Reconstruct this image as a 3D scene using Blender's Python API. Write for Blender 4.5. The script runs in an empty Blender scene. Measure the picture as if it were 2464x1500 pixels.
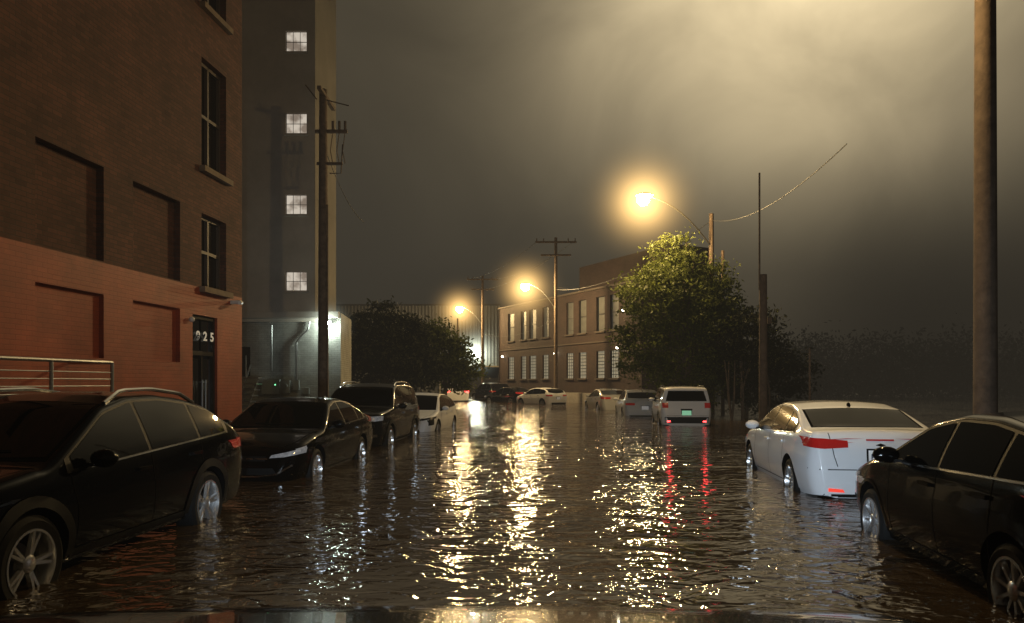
import bpy, bmesh, math, random
import numpy as np
from mathutils import Vector, Matrix
from mathutils.bvhtree import BVHTree
random.seed(7)
scene = bpy.context.scene
COL = scene.collection
scene.view_settings.view_transform = 'Standard'
scene.view_settings.look = 'None'
scene.view_settings.exposure = 0

# ------------------------------------------------------------------ materials
def newmat(name):
    m = bpy.data.materials.new(name); m.use_nodes = True
    nt = m.node_tree
    return m, nt, nt.nodes['Principled BSDF']

def M(name, col, rough=.5, metal=0, var=0, vscale=4, bump=0, bscale=20, em=None, es=0, coat=0, spec=.5):
    m, nt, b = newmat(name)
    b.inputs['Base Color'].default_value = (*col, 1)
    b.inputs['Roughness'].default_value = rough
    b.inputs['Metallic'].default_value = metal
    b.inputs['Coat Weight'].default_value = coat
    b.inputs['Coat Roughness'].default_value = .04
    b.inputs['Specular IOR Level'].default_value = spec
    if em:
        b.inputs['Emission Color'].default_value = (*em, 1)
        b.inputs['Emission Strength'].default_value = es
        m.cycles.emission_sampling = 'NONE'
    N = nt.nodes; L = nt.links
    if var or bump:
        tc = N.new('ShaderNodeTexCoord')
    if var:
        n = N.new('ShaderNodeTexNoise'); n.inputs['Scale'].default_value = vscale; n.inputs['Detail'].default_value = 6
        n.inputs['Roughness'].default_value = .65
        L.new(tc.outputs['Object'], n.inputs['Vector'])
        r = N.new('ShaderNodeValToRGB')
        r.color_ramp.elements[0].position = .3; r.color_ramp.elements[1].position = .7
        r.color_ramp.elements[0].color = (*[c*(1-var) for c in col], 1)
        r.color_ramp.elements[1].color = (*[min(1, c*(1+var)) for c in col], 1)
        L.new(n.outputs['Fac'], r.inputs['Fac']); L.new(r.outputs['Color'], b.inputs['Base Color'])
    if bump:
        n2 = N.new('ShaderNodeTexNoise'); n2.inputs['Scale'].default_value = bscale; n2.inputs['Detail'].default_value = 3
        L.new(tc.outputs['Object'], n2.inputs['Vector'])
        bp = N.new('ShaderNodeBump'); bp.inputs['Strength'].default_value = 1; bp.inputs['Distance'].default_value = bump
        L.new(n2.outputs['Fac'], bp.inputs['Height']); L.new(bp.outputs['Normal'], b.inputs['Normal'])
    return m

def brickmat(name, c1, c2, mortar, rough=.8, bump=.006, stain=.35):
    m, nt, b = newmat(name); N = nt.nodes; L = nt.links
    b.inputs['Roughness'].default_value = rough
    tc = N.new('ShaderNodeTexCoord'); sp = N.new('ShaderNodeSeparateXYZ'); ad = N.new('ShaderNodeMath'); cb = N.new('ShaderNodeCombineXYZ')
    L.new(tc.outputs['Object'], sp.inputs[0]); L.new(sp.outputs[0], ad.inputs[0]); L.new(sp.outputs[1], ad.inputs[1])
    L.new(ad.outputs[0], cb.inputs[0]); L.new(sp.outputs[2], cb.inputs[1])
    br = N.new('ShaderNodeTexBrick'); L.new(cb.outputs[0], br.inputs['Vector'])
    br.inputs['Scale'].default_value = 1; br.inputs['Brick Width'].default_value = .215; br.inputs['Row Height'].default_value = .075
    br.inputs['Mortar Size'].default_value = .006; br.inputs['Mortar Smooth'].default_value = .2
    br.inputs['Color1'].default_value = (*c1, 1); br.inputs['Color2'].default_value = (*c2, 1); br.inputs['Mortar'].default_value = (*mortar, 1)
    n = N.new('ShaderNodeTexNoise'); n.inputs['Scale'].default_value = .8; n.inputs['Detail'].default_value = 8; n.inputs['Roughness'].default_value = .7
    L.new(tc.outputs['Object'], n.inputs['Vector'])
    mr = N.new('ShaderNodeMapRange'); mr.inputs['From Min'].default_value = .3; mr.inputs['From Max'].default_value = .7
    mr.inputs['To Min'].default_value = 1-stain; mr.inputs['To Max'].default_value = 1+stain*.6
    L.new(n.outputs['Fac'], mr.inputs['Value'])
    mx = N.new('ShaderNodeVectorMath'); mx.operation = 'SCALE'
    L.new(br.outputs['Color'], mx.inputs[0]); L.new(mr.outputs[0], mx.inputs['Scale']); L.new(mx.outputs[0], b.inputs['Base Color'])
    inv = N.new('ShaderNodeMath'); inv.operation = 'SUBTRACT'; inv.inputs[0].default_value = 1
    L.new(br.outputs['Fac'], inv.inputs[1])
    bp = N.new('ShaderNodeBump'); bp.inputs['Distance'].default_value = bump; bp.inputs['Strength'].default_value = 1
    L.new(inv.outputs[0], bp.inputs['Height']); L.new(bp.outputs['Normal'], b.inputs['Normal'])
    return m

MT = {}
MT['brick'] = brickmat('brown_brick', (.14, .055, .034), (.085, .034, .022), (.065, .042, .032), stain=.45)
MT['redpaint'] = brickmat('red_painted_brick', (.36, .066, .025), (.32, .058, .022), (.28, .052, .02), rough=.55, bump=.003, stain=.42)
MT['factbrick'] = brickmat('factory_brick', (.042, .022, .017), (.030, .016, .012), (.032, .022, .018))
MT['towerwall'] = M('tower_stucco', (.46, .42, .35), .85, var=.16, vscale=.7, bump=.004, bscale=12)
MT['towerside'] = M('tower_stucco_shaded', (.16, .15, .13), .85, var=.2, vscale=.7, bump=.004, bscale=12)  # same stucco, darkened: the side wall's shade is put into its colour
MT['palebrick'] = brickmat('pale_painted_brick', (.36, .36, .31), (.31, .31, .27), (.22, .22, .19), stain=.4)
MT['conc'] = M('concrete', (.3, .28, .25), .8, var=.2, vscale=3)
MT['darkglass'] = M('dark_glass', (.015, .014, .014), .08, spec=.8)
MT['darkframe'] = M('dark_frame', (.02, .018, .016), .4)
MT['doormat'] = M('door_paint', (.018, .014, .012), .3)
MT['silver'] = M('galvanised_metal', (.45, .45, .43), .35, metal=.9, var=.15, vscale=20)
MT['wood'] = M('pole_wood', (.12, .085, .058), .85, var=.35, vscale=6, bump=.006, bscale=25)
MT['wire'] = M('wire_black', (.03, .028, .026), .6)
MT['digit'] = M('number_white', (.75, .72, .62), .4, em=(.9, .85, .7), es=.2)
MT['roofs'] = M('roof_tar', (.04, .038, .035), .9, var=.2)

def winmat():
    m, nt, b = newmat('lit_window_glass'); N = nt.nodes; L = nt.links
    b.inputs['Base Color'].default_value = (.3, .28, .25, 1); b.inputs['Roughness'].default_value = .2
    tc = N.new('ShaderNodeTexCoord'); n = N.new('ShaderNodeTexNoise'); n.inputs['Scale'].default_value = 2.6; n.inputs['Detail'].default_value = 5
    L.new(tc.outputs['Object'], n.inputs['Vector'])
    r = N.new('ShaderNodeValToRGB'); r.color_ramp.elements[0].position = .4; r.color_ramp.elements[1].position = .6
    r.color_ramp.elements[0].color = (.34, .27, .21, 1); r.color_ramp.elements[1].color = (.95, .84, .7, 1)
    L.new(n.outputs['Fac'], r.inputs['Fac']); L.new(r.outputs['Color'], b.inputs['Emission Color']); b.inputs['Emission Strength'].default_value = .72
    m.cycles.emission_sampling = 'NONE'
    return m
MT['litwin'] = winmat()
MT['blindwin'] = M('window_blind', (.10, .10, .085), .5, var=.25, vscale=3, em=(.6, .6, .5), es=.06)
MT['glassblock'] = M('glass_block', (.16, .15, .12), .3, var=.5, vscale=8, em=(.85, .76, .52), es=.46)

def corrmat():
    m, nt, b = newmat('corrugated_metal'); N = nt.nodes; L = nt.links
    b.inputs['Base Color'].default_value = (.08, .08, .073, 1); b.inputs['Roughness'].default_value = .5
    tc = N.new('ShaderNodeTexCoord'); w = N.new('ShaderNodeTexWave'); w.inputs['Scale'].default_value = .8; w.bands_direction = 'X'
    L.new(tc.outputs['Object'], w.inputs['Vector'])
    bp = N.new('ShaderNodeBump'); bp.inputs['Distance'].default_value = .04; bp.inputs['Strength'].default_value = 1
    L.new(w.outputs['Fac'], bp.inputs['Height']); L.new(bp.outputs['Normal'], b.inputs['Normal'])
    return m
MT['corr'] = corrmat()

# ------------------------------------------------------------------ mesh builder
class MB:
    def __init__(s): s.v = []; s.f = []; s.m = []
    def quad(s, a, b, c, d, mi=0):
        i = len(s.v); s.v += [tuple(a), tuple(b), tuple(c), tuple(d)]; s.f.append((i, i+1, i+2, i+3)); s.m.append(mi)
    def box(s, c, size, mi=0, R=None):
        x, y, z = [k/2 for k in size]; i = len(s.v)
        for p in [(-x,-y,-z),(x,-y,-z),(x,y,-z),(-x,y,-z),(-x,-y,z),(x,-y,z),(x,y,z),(-x,y,z)]:
            q = Vector(p)
            if R is not None: q = R @ q
            s.v.append((q.x+c[0], q.y+c[1], q.z+c[2]))
        for f in [(0,3,2,1),(4,5,6,7),(0,1,5,4),(1,2,6,5),(2,3,7,6),(3,0,4,7)]:
            s.f.append(tuple(i+k for k in f)); s.m.append(mi)
    def tube(s, pts, rads, n=8, mi=0, cap=True):
        pts = [Vector(p) for p in pts]
        if not isinstance(rads, (list, tuple)): rads = [rads]*len(pts)
        i0 = len(s.v); prev = None
        for k, p in enumerate(pts):
            t = (pts[min(k+1, len(pts)-1)] - pts[max(k-1, 0)]).normalized()
            if prev is None:
                a = t.orthogonal().normalized()
            else:
                a = (prev - t*prev.dot(t)).normalized()
            prev = a; b = t.cross(a)
            for j in range(n):
                an = 2*math.pi*j/n
                q = p + (a*math.cos(an)+b*math.sin(an))*rads[k]; s.v.append(tuple(q))
        for k in range(len(pts)-1):
            for j in range(n):
                j2 = (j+1) % n
                s.f.append((i0+k*n+j, i0+k*n+j2, i0+(k+1)*n+j2, i0+(k+1)*n+j)); s.m.append(mi)
        if cap:
            s.f.append(tuple(i0+j for j in range(n))[::-1]); s.m.append(mi)
            e = i0+(len(pts)-1)*n
            s.f.append(tuple(e+j for j in range(n))); s.m.append(mi)
    def ell(s, c, r, mi=0, nu=16, nv=8, z0=-1, z1=1):
        i0 = len(s.v)
        for a in range(nv+1):
            ph = math.asin(z0)+ (math.asin(z1)-math.asin(z0))*a/nv
            for j in range(nu):
                an = 2*math.pi*j/nu
                s.v.append((c[0]+r[0]*math.cos(ph)*math.cos(an), c[1]+r[1]*math.cos(ph)*math.sin(an), c[2]+r[2]*math.sin(ph)))
        for a in range(nv):
            for j in range(nu):
                j2 = (j+1) % nu
                s.f.append((i0+a*nu+j, i0+a*nu+j2, i0+(a+1)*nu+j2, i0+(a+1)*nu+j)); s.m.append(mi)
    def lathe_y(s, c, prof, n=32, mi=0, sg=1):
        i0 = len(s.v)
        for (r, yo) in prof:
            for j in range(n):
                an = 2*math.pi*j/n
                s.v.append((c[0]+r*math.cos(an), c[1]+sg*yo, c[2]+r*math.sin(an)))
        for a in range(len(prof)-1):
            for j in range(n):
                j2 = (j+1) % n
                q = (i0+a*n+j, i0+a*n+j2, i0+(a+1)*n+j2, i0+(a+1)*n+j)
                s.f.append(q if sg > 0 else q[::-1]); s.m.append(mi)
    def obj(s, name, mats, parent=None, smooth=False, ang=35):
        me = bpy.data.meshes.new(name); me.from_pydata(s.v, [], s.f)
        for m in mats: me.materials.append(m)
        me.polygons.foreach_set('material_index', s.m)
        if smooth:
            me.polygons.foreach_set('use_smooth', [True]*len(me.polygons))
            me.update()
            me.set_sharp_from_angle(angle=math.radians(ang))
        me.update()
        o = bpy.data.objects.new(name, me); COL.objects.link(o)
        if parent: o.parent = parent
        return o

def empty(name, loc=(0, 0, 0), rz=0):
    e = bpy.data.objects.new(name, None); COL.objects.link(e)
    e.location = loc; e.rotation_euler = (0, 0, rz); e.empty_display_size = .3
    return e

def wall(mb, u0, u1, z0, z1, ops, mi, y=0.0):
    us = sorted({u0, u1, *[min(max(o[0], u0), u1) for o in ops], *[min(max(o[1], u0), u1) for o in ops]})
    zs = sorted({z0, z1, *[min(max(o[2], z0), z1) for o in ops], *[min(max(o[3], z0), z1) for o in ops]})
    for a, b in zip(us, us[1:]):
        for c, d in zip(zs, zs[1:]):
            um, zm = (a+b)/2, (c+d)/2
            if any(o[0] < um < o[1] and o[2] < zm < o[3] for o in ops): continue
            mb.quad((a, y, c), (b, y, c), (b, y, d), (a, y, d), mi)
    for o in ops:
        a, b, c, d, dep, bm_, rm = o
        if d <= z0 or c >= z1: continue
        c = max(c, z0); d = min(d, z1); yy = y+dep
        mb.quad((a, yy, c), (b, yy, c), (b, yy, d), (a, yy, d), bm_)
        mb.quad((a, y, c), (a, yy, c), (a, yy, d), (a, y, d), rm)
        mb.quad((b, yy, c), (b, y, c), (b, y, d), (b, yy, d), rm)
        mb.quad((a, yy, d), (b, yy, d), (b, y, d), (a, y, d), rm)
        mb.quad((a, y, c), (b, y, c), (b, yy, c), (a, yy, c), rm)

def shell(mb, u0, u1, z0, z1, dep, mi, roof, y0=0, u1b=None, side=None):
    if u1b is None: u1b = u1
    mb.quad((u1, y0, z0), (u1b, dep, z0), (u1b, dep, z1), (u1, y0, z1), mi if side is None else side)
    mb.quad((u0, dep, z0), (u0, y0, z0), (u0, y0, z1), (u0, dep, z1), mi)
    mb.quad((u1b, dep, z0), (u0, dep, z0), (u0, dep, z1), (u1b, dep, z1), mi)
    mb.quad((u0, y0, z1), (u1, y0, z1), (u1b, dep, z1), (u0, dep, z1), roof)

# ------------------------------------------------------------------ red building 925
A1 = math.atan2(.996, .0884)
bld = empty('red_brick_building', (-6.5, 17.8, 0), A1)
mb = MB()
U0 = -24
ops = [(-2.29, -1.22, -.05, 2.93, .17, 3, 0)]
for k in range(8):
    a = -4.38-2.43*k
    ops.append((a, a+1.6, 1.9, 2.99, .09, 0, 0))
wall(mb, U0, 0, -.4, 3.53, ops, 0)
ops = []
for k in range(8):
    a = -4.38-2.43*k
    ops.append((a, a+1.6, 3.55, 5.16, .14, 1, 1))
wz = [(3.56, 5.14), (6.15, 8.5), (9.65, 12.1), (13, 15)]
for (c, d) in wz: ops.append((-1.92, -.80, c, d, .22, 2, 1))
wall(mb, U0, 0, 3.53, 16.5, ops, 1)
shell(mb, U0, 0, -.4, 16.5, 12, 1, 4)
mb.obj('walls', [MT['redpaint'], MT['brick'], MT['darkglass'], MT['doormat'], MT['roofs']], bld)
mb = MB()
for (c, d) in wz:
    mb.box((-1.36, -.03, c-.07), (1.3, .2, .12), 1)
    mb.box((-1.36, .17, (c+d)/2), (1.1, .06, .07), 0)
    for u in (-1.89, -.83, -1.36): mb.box((u, .18, (c+d)/2), (.06, .07, d-c), 0)
    mb.box((-1.36, .18, d-.04), (1.1, .07, .07), 0)
mb.obj('window_frames', [M('frame_bronze', (.09, .07, .055), .5), M('stone_sill', (.2, .15, .1), .8, var=.2)], bld)
mb = MB()  # door
mb.box((-1.755, .10, 2.12), (1.05, .08, .09), 0)
mb.box((-1.755, .10, 2.89), (1.05, .08, .08), 0)
for u in (-2.25, -1.26): mb.box((u, .1, 1.45), (.08, .08, 2.95), 0)
mb.box((-1.755, .11, 1.0), (.05, .06, 2.15), 0)
for u in (-2.02, -1.50):
    mb.box((u, .13, 1.15), (.36, .03, 1.7), 1)
    mb.box((u, .13, 2.5), (.44, .02, .66), 1)
mb.tube([(-1.83, .03, .75), (-1.83, .03, 1.55)], .018, 8, 2)
mb.tube([(-1.68, .03, .75), (-1.68, .03, 1.55)], .018, 8, 2)
for u in (-1.83, -1.68):
    for z in (.8, 1.5): mb.tube([(u, .03, z), (u, .12, z)], .012, 6, 2)
mb.obj('entrance_door', [MT['doormat'], MT['darkglass'], MT['silver']], bld)
for ch, u in (('9', -2.13), ('2', -1.83), ('5', -1.53)):
    cu = bpy.data.curves.new('digit_'+ch, 'FONT'); cu.body = ch; cu.size = .27; cu.extrude = .004; cu.offset = .007
    o = bpy.data.objects.new('number_'+ch, cu); COL.objects.link(o); o.parent = bld
    o.location = (u, .008, 2.40); o.rotation_euler = (math.pi/2, 0, 0); o.scale = (1.2, 1, 1); cu.materials.append(MT['digit'])
mb = MB()
mb.box((-.55, -.12, 3.36), (.1, .24, .08), 0); mb.tube([(-.72, -.28, 3.33), (-.45, -.2, 3.36)], .045, 8, 0)
mb.ell((-2.45, -.07, 2.8), (.06, .06, .06), 0)
mb.obj('security_camera', [M('camera_white', (.6, .58, .52), .4)], bld)

# ramp railing
rail = empty('ramp_railing', (-6.5, 17.8, 0), A1)
mb = MB()
ua, ub, yy = -12.5, -6.12, -.75
mb.tube([(ua, yy, 1.8), (ub, yy, 1.8)], .028, 8)
for z in np.arange(.70, 1.75, .105): mb.tube([(ua, yy, z), (ub, yy, z)], .007, 5)
for u in (ub, ub-1.35, ub-2.7, ub-4.05, ub-5.4): mb.tube([(u, yy, -.3), (u, yy, 1.8)], .028, 8)
mb.tube([(ub, yy, 1.8), (ub, -.02, 1.8)], .028, 8)
mb.obj('rails', [MT['silver']], rail)
mb = MB(); mb.box(((ua+ub)/2, -.39, .1), (ub-ua, .74, .9), 0); mb.obj('ramp_slab', [MT['conc']], rail)

# ------------------------------------------------------------------ tower
tw = empty('grey_warehouse_tower', (0, 26, 0), 0)
mb = MB()
wins = [(13.49, .73), (10.61, .72), (7.76, .68), (5.06, .66)]
ops = [(-7.96, -7.22, z-h/2, z+h/2, .10, 1, 0) for z, h in wins]
ops += [(x, x+.74, z-h/2, z+h/2, .12, 3, 0) for z, h in wins for x in (-14.6, -12.8)]
wall(mb, -18, -6.92, 3.95, 24, ops, 0)
wall(mb, -18, -6.02, -.4, 3.95, [(-10.1, -9.2, 1.7, 2.75, .12, 3, 2)], 2)
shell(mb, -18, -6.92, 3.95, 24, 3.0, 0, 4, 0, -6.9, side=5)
mb.quad((-6.02, 0, -.4), (-6.3, 3, -.4), (-6.3, 3, 3.95), (-6.02, 0, 3.95), 2)
mb.quad((-6.92, .003, 3.95), (-6.02, .003, 3.95), (-6.3, 3, 3.95), (-6.92, 3, 3.95), 4)
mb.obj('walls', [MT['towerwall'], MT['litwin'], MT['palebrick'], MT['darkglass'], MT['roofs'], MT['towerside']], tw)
mb = MB()
for z, h in wins:
    x0 = -7.96
    for k in range(4): mb.box((x0+.74*k/3, .08, z), (.03 if k in (0, 3) else .014, .02, h), 0)
    for k in range(3): mb.box((x0+.37, .075, z-h/2+h*k/2), (.74, .02, .026 if k != 1 else .016), 0)
    mb.box((x0+.37, -.03, z-h/2-.05), (.86, .12, .07), 1)
mb.box((-12.0, -.12, 3.86), (11.9, .24, .22), 1)
mb.box((-11.6, -.06, 3.68), (9.6, .12, .12), 1)
mb.obj('window_bars_and_ledges', [MT['darkframe'], MT['towerwall']], tw)
mb = MB()
mb.tube([(-8.42, -.08, 1.9), (-8.42, -.08, 3.5), (-8.5, -.08, 3.65), (-9.4, -.08, 3.65)], .03, 6, 0)
mb.tube([(-7.55, -.08, 1.6), (-7.55, -.08, 2.9), (-7.42, -.08, 3.1), (-7.15, -.08, 3.35), (-7.08, -.08, 3.7)], .035, 6, 0)
mb.tube([(-6.65, -.06, .8), (-6.65, -.06, 3.7)], .03, 6, 0)
mb.box((-8.42, -.12, 1.35), (.62, .22, .5), 1); mb.box((-7.93, -.1, 1.35), (.32, .2, .45), 1)
mb.box((-7.55, -.1, 1.4), (.2, .16, .35), 1); mb.box((-7.2, -.1, 1.2), (.2, .16, .2), 1)
mb.tube([(-7.93, -.24, 1.38), (-7.93, -.2, 1.38)], .1, 12, 1)
mb.obj('conduits_and_meter_boxes', [MT['silver'], M('meter_grey', (.3, .32, .29), .5, var=.15)], tw)
mb = MB(); mb.box((-6.4, -.12, 3.62), (.22, .2, .12), 0)
mb.obj('flood_fixture', [MT['darkframe']], tw)
def emis(name, col, s):
    m = bpy.data.materials.new(name); m.use_nodes = True; nt = m.node_tree; nt.nodes.clear()
    o = nt.nodes.new('ShaderNodeOutputMaterial'); e = nt.nodes.new('ShaderNodeEmission')
    e.inputs[0].default_value = (*col, 1); e.inputs[1].default_value = s; nt.links.new(e.outputs[0], o.inputs[0])
    if s < 100: m.cycles.emission_sampling = 'NONE'
    return m
SOD = (1, .68, .30)
EM_COOL = emis('flood_lamp_cool', (.85, 1, .92), 520)
mb = MB(); mb.ell((-6.4, -.26, 3.55), (.10, .08, .08), 0, 8, 5); mb.obj('flood_lamp', [EM_COOL], tw)
mb = MB(); mb.ell((-8.25, -.235, 1.42), (.02, .015, .02), 0, 8, 4); mb.obj('indicator_light', [emis('green_led', (.2, 1, .4), 4)], tw)
st = empty('steel_staircase', (-8.9, 24.6, 0), 0)
mb = MB()
mb.tube([(-.55, 0, -.2), (.1, .3, 2.1)], .03, 6); mb.tube([(-.2, 0, -.2), (.35, .3, 1.6)], .03, 6)
for k in range(9): mb.box((-.35+.07*k, .3, .05+.2*k), (.5, .6, .04), 0)
for k in range(4): mb.tube([(-.45+.16*k, .05, .1+.5*k), (-.45+.16*k, .05, .9+.5*k)], .02, 6)
mb.obj('stairs', [MT['silver']], st)

# ------------------------------------------------------------------ brick factory
D = (.45, -.893)
fb = empty('brick_factory_building', (-1.27, 70.6, 0), math.atan2(D[1], D[0]))
mb = MB()
wu = [(1.97, 3.26), (4.57, 5.6), (6.16, 7.46), (8.56, 9.64), (12.5, 13.6), (14.4, 15.5), (16.9, 18.0), (18.7, 19.8)]
ops = []
for a, b in wu:
    ops.append((a, b, 5.35, 7.9, .18, 1, 0)); ops.append((a, b, 1.85, 3.85, .15, 2, 0))
FE = 22.5
wall(mb, 0, FE, -.4, 8.6, ops, 0)
shell(mb, 0, FE, -.4, 8.6, 6, 0, 3)
wall(mb, 10.5, FE-.01, 8.6, 11.2, [], 0, 2.5)
shell(mb, 10.5, FE-.01, 8.6, 11.2, 5.99, 0, 3, 2.5)
mb.obj('walls', [MT['factbrick'], MT['blindwin'], MT['glassblock'], MT['roofs']], fb)
mb = MB()
for a, b in wu:
    c = (a+b)/2; w = b-a
    mb.box((c, -.04, 5.28), (w+.2, .16, .12), 1); mb.box((c, -.04, 1.78), (w+.2, .16, .12), 1)
    for z0, z1, n in ((5.35, 7.9, 1), (1.85, 3.85, 7)):
        for k in range(1, n+1): mb.box((c, .13, z0+(z1-z0)*k/(n+1)), (w, .05, .045), 0)
        for u in (a+.03, b-.03): mb.box((u, .13, (z0+z1)/2), (.06, .06, z1-z0), 0)
    for k in range(1, 4): mb.box((a+w*k/4, .135, 2.85), (.03, .03, 2.0), 0)
mb.box((FE/2, -.05, 8.55), (FE+.1, .2, .14), 1)
mb.box((FE/2, -.03, 4.55), (FE+.1, .08, .1), 1)
mb.obj('window_frames_and_trim', [MT['darkframe'], M('factory_trim', (.07, .055, .045), .8)], fb)
mb = MB()
for u, z in ((1.2, 3.95), (11.0, 3.9), (20.6, 6.6), (19.9, 4.0)): mb.ell((u, -.2, z), (.10, .10, .08), 0, 8, 5)
mb.obj('wall_lights', [emis('wall_light_warm', (1, .9, .65), 30)], fb)
bw = empty('concrete_barrier', (-1.27, 70.6, 0), math.atan2(D[1], D[0]))
mb = MB()
for k in range(7): mb.box((4+3.05*k, -1.6, .2), (2.9, .5, 1.1), 0)
mb.obj('barrier_blocks', [MT['conc']], bw)

# industrial metal shed
ib = empty('corrugated_metal_building', (0, 86, 0), 0)
mb = MB()
wall(mb, -32, -1.4, -.4, 10.5, [(-8.2, -1.6, -.4, 3.2, 1.2, 1, 1), (-16, -11, -.4, 4, .3, 1, 1)], 0)
shell(mb, -32, -1.4, -.4, 10.5, 15, 0, 2)
mb.box((-16.7, -.1, 10.55), (30.8, .3, .18), 1)
mb.obj('walls', [MT['corr'], M('dark_doorway', (.03, .028, .025), .8), MT['roofs']], ib)
mb = MB(); mb.box((-4.8, -1.0, 3.36), (7.4, 2.0, .14), 0)
for x in (-8.2, -1.4): mb.tube([(x, -1.8, -.3), (x, -1.8, 3.3)], .06, 8, 0)
mb.obj('loading_canopy', [M('canopy_cream', (.5, .46, .37), .6)], ib)
mb = MB(); mb.ell((-4.25, -.5, 4.9), (.30, .2, .22), 0, 8, 5); mb.obj('flood_lamp', [emis('flood_cool2', (.98, 1, .76), 1000)], ib)

# ------------------------------------------------------------------ ground, water
def sheet(name, z, mat, s=500):
    mb = MB(); mb.quad((-s, -s, z), (s, -s, z), (s, s, z), (-s, s, z)); return mb.obj(name, [mat])
sheet('ground', -.45, M('asphalt', (.05, .048, .045), .9, var=.2, vscale=3))
def watermat():
    m, nt, b = newmat('flood_water'); N = nt.nodes; L = nt.links
    b.inputs['Base Color'].default_value = (.042, .028, .015, 1); b.inputs['Roughness'].default_value = .028
    b.inputs['IOR'].default_value = 1.38
    tc = N.new('ShaderNodeTexCoord')
    def noise(sx, sy, sc, det, dist, rot=0):
        mp = N.new('ShaderNodeMapping'); mp.inputs['Scale'].default_value = (sx, sy, 1); mp.inputs['Rotation'].default_value = (0, 0, rot)
        L.new(tc.outputs['Object'], mp.inputs['Vector'])
        n = N.new('ShaderNodeTexNoise'); n.inputs['Scale'].default_value = sc; n.inputs['Detail'].default_value = det; n.inputs['Distortion'].default_value = dist
        n.inputs['Roughness'].default_value = .5; n.noise_dimensions = '2D'
        L.new(mp.outputs[0], n.inputs['Vector']); return n.outputs['Fac']
    def mul(a, k):
        q = N.new('ShaderNodeMath'); q.operation = 'MULTIPLY'; L.new(a, q.inputs[0])
        if isinstance(k, (int, float)): q.inputs[1].default_value = k
        else: L.new(k, q.inputs[1])
        return q.outputs[0]
    def add(a, c):
        q = N.new('ShaderNodeMath'); q.operation = 'ADD'; L.new(a, q.inputs[0]); L.new(c, q.inputs[1]); return q.outputs[0]
    patch = N.new('ShaderNodeMapRange'); L.new(noise(1, 1, .35, 2, .5, .5), patch.inputs['Value'])
    patch.inputs['From Min'].default_value = .35; patch.inputs['From Max'].default_value = .65; patch.inputs['To Min'].default_value = .65; patch.inputs['To Max'].default_value = 1.5
    fine = add(mul(noise(.8, 1.3, 3.6, 1.5, .9, -.3), .029), mul(noise(1, 1.3, 9, 1, .6, .1), .0065))
    h = add(mul(noise(.8, 1.3, 1.1, 1, .4, .2), .055), mul(fine, patch.outputs[0]))
    bp = N.new('ShaderNodeBump'); bp.inputs['Strength'].default_value = 1; bp.inputs['Distance'].default_value = 1
    L.new(h, bp.inputs['Height']); L.new(bp.outputs['Normal'], b.inputs['Normal'])
    return m
sheet('flood_water', 0, watermat())

# ------------------------------------------------------------------ poles and lamps
def halomat(name, col, k, pw=5):  # self-glowing halo; emission falloff stands in for lamplight scattered in mist
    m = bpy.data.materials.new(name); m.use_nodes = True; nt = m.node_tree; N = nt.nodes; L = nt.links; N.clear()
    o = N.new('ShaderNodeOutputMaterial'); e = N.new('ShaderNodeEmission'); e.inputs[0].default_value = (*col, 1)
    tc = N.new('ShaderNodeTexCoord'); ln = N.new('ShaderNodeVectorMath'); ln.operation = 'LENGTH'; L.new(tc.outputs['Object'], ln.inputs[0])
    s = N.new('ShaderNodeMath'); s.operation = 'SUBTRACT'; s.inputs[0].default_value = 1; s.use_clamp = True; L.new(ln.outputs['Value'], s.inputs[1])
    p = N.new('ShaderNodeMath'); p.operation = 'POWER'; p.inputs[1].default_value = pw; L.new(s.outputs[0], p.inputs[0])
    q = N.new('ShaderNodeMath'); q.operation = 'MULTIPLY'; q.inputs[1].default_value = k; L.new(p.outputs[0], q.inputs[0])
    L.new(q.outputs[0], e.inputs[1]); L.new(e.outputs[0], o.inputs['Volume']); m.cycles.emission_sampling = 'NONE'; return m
HALO_W = halomat('lamp_halo_warm', (1, .60, .20), 3.8, 8)
HALO_C = halomat('lamp_halo_cool', (.85, 1, .85), 2.4, 6)
def glow_mist(parent, c, R, mat):
    mb = MB(); mb.ell((0, 0, 0), (1, 1, 1), 0, 16, 10); o = mb.obj('lamp_halo_glow', [mat], parent, True); o.location = c; o.scale = (R, R, R)

def lamp(name, px, py, h, lx, lz, root, r0, em, R, cross=False, haloR=1.3, dy=0, z1=.12):
    e = empty(name, (px, py, 0))
    mb = MB()
    mb.tube([(0, 0, -.5), (0, 0, h*.5), (0, 0, h)], [r0, r0*.87, r0*.72], 12, 0)
    if cross:
        mb.box((0, -.1, h-.35), (3.0, .1, .13), 0); mb.box((0, -.1, h-1.3), (2.2, .1, .12), 0)
        for x in (-1.4, -.9, .9, 1.4): mb.tube([(x, -.1, h-.3), (x, -.1, h-.08)], .04, 6, 0)
    mb.obj('wooden_pole', [MT['wood']], e, True)
    mb = MB(); dx = lx-px
    pts = []
    for k in range(9):
        t = k/8; pts.append((dx*t*.93, dy*t*.93, root+(lz+.16-root)*(1-(1-t)**2)))
    mb.tube(pts, .032, 8, 0)
    mb.ell((dx*.985, dy, lz+.02+R*z1), (.36, R*1.2, .14), 0, 16, 6, 0, 1)
    mb.obj('arm_and_head', [MT['silver']], e, True)
    mb = MB(); mb.ell((dx, dy, lz), (R, R*.95, R*1.0), 0, 10, 5, -1, z1); mb.obj('lamp_glass', [em], e, True)
    if haloR: glow_mist(e, (dx, dy, lz-.1), haloR, HALO_W)
    return e
lamp('street_lamp', 6.72, 10.5, 11.5, 4.2, 8.2, 7.0, .16, emis('sodium_0', SOD, 820), .19, haloR=0)
lamp('street_lamp', 8.98, 33.3, 9.1, 5.5, 9.18, 7.6, .14, emis('sodium_1', SOD, 1700), .27, haloR=4.6, dy=-2.3, z1=.5)
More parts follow.
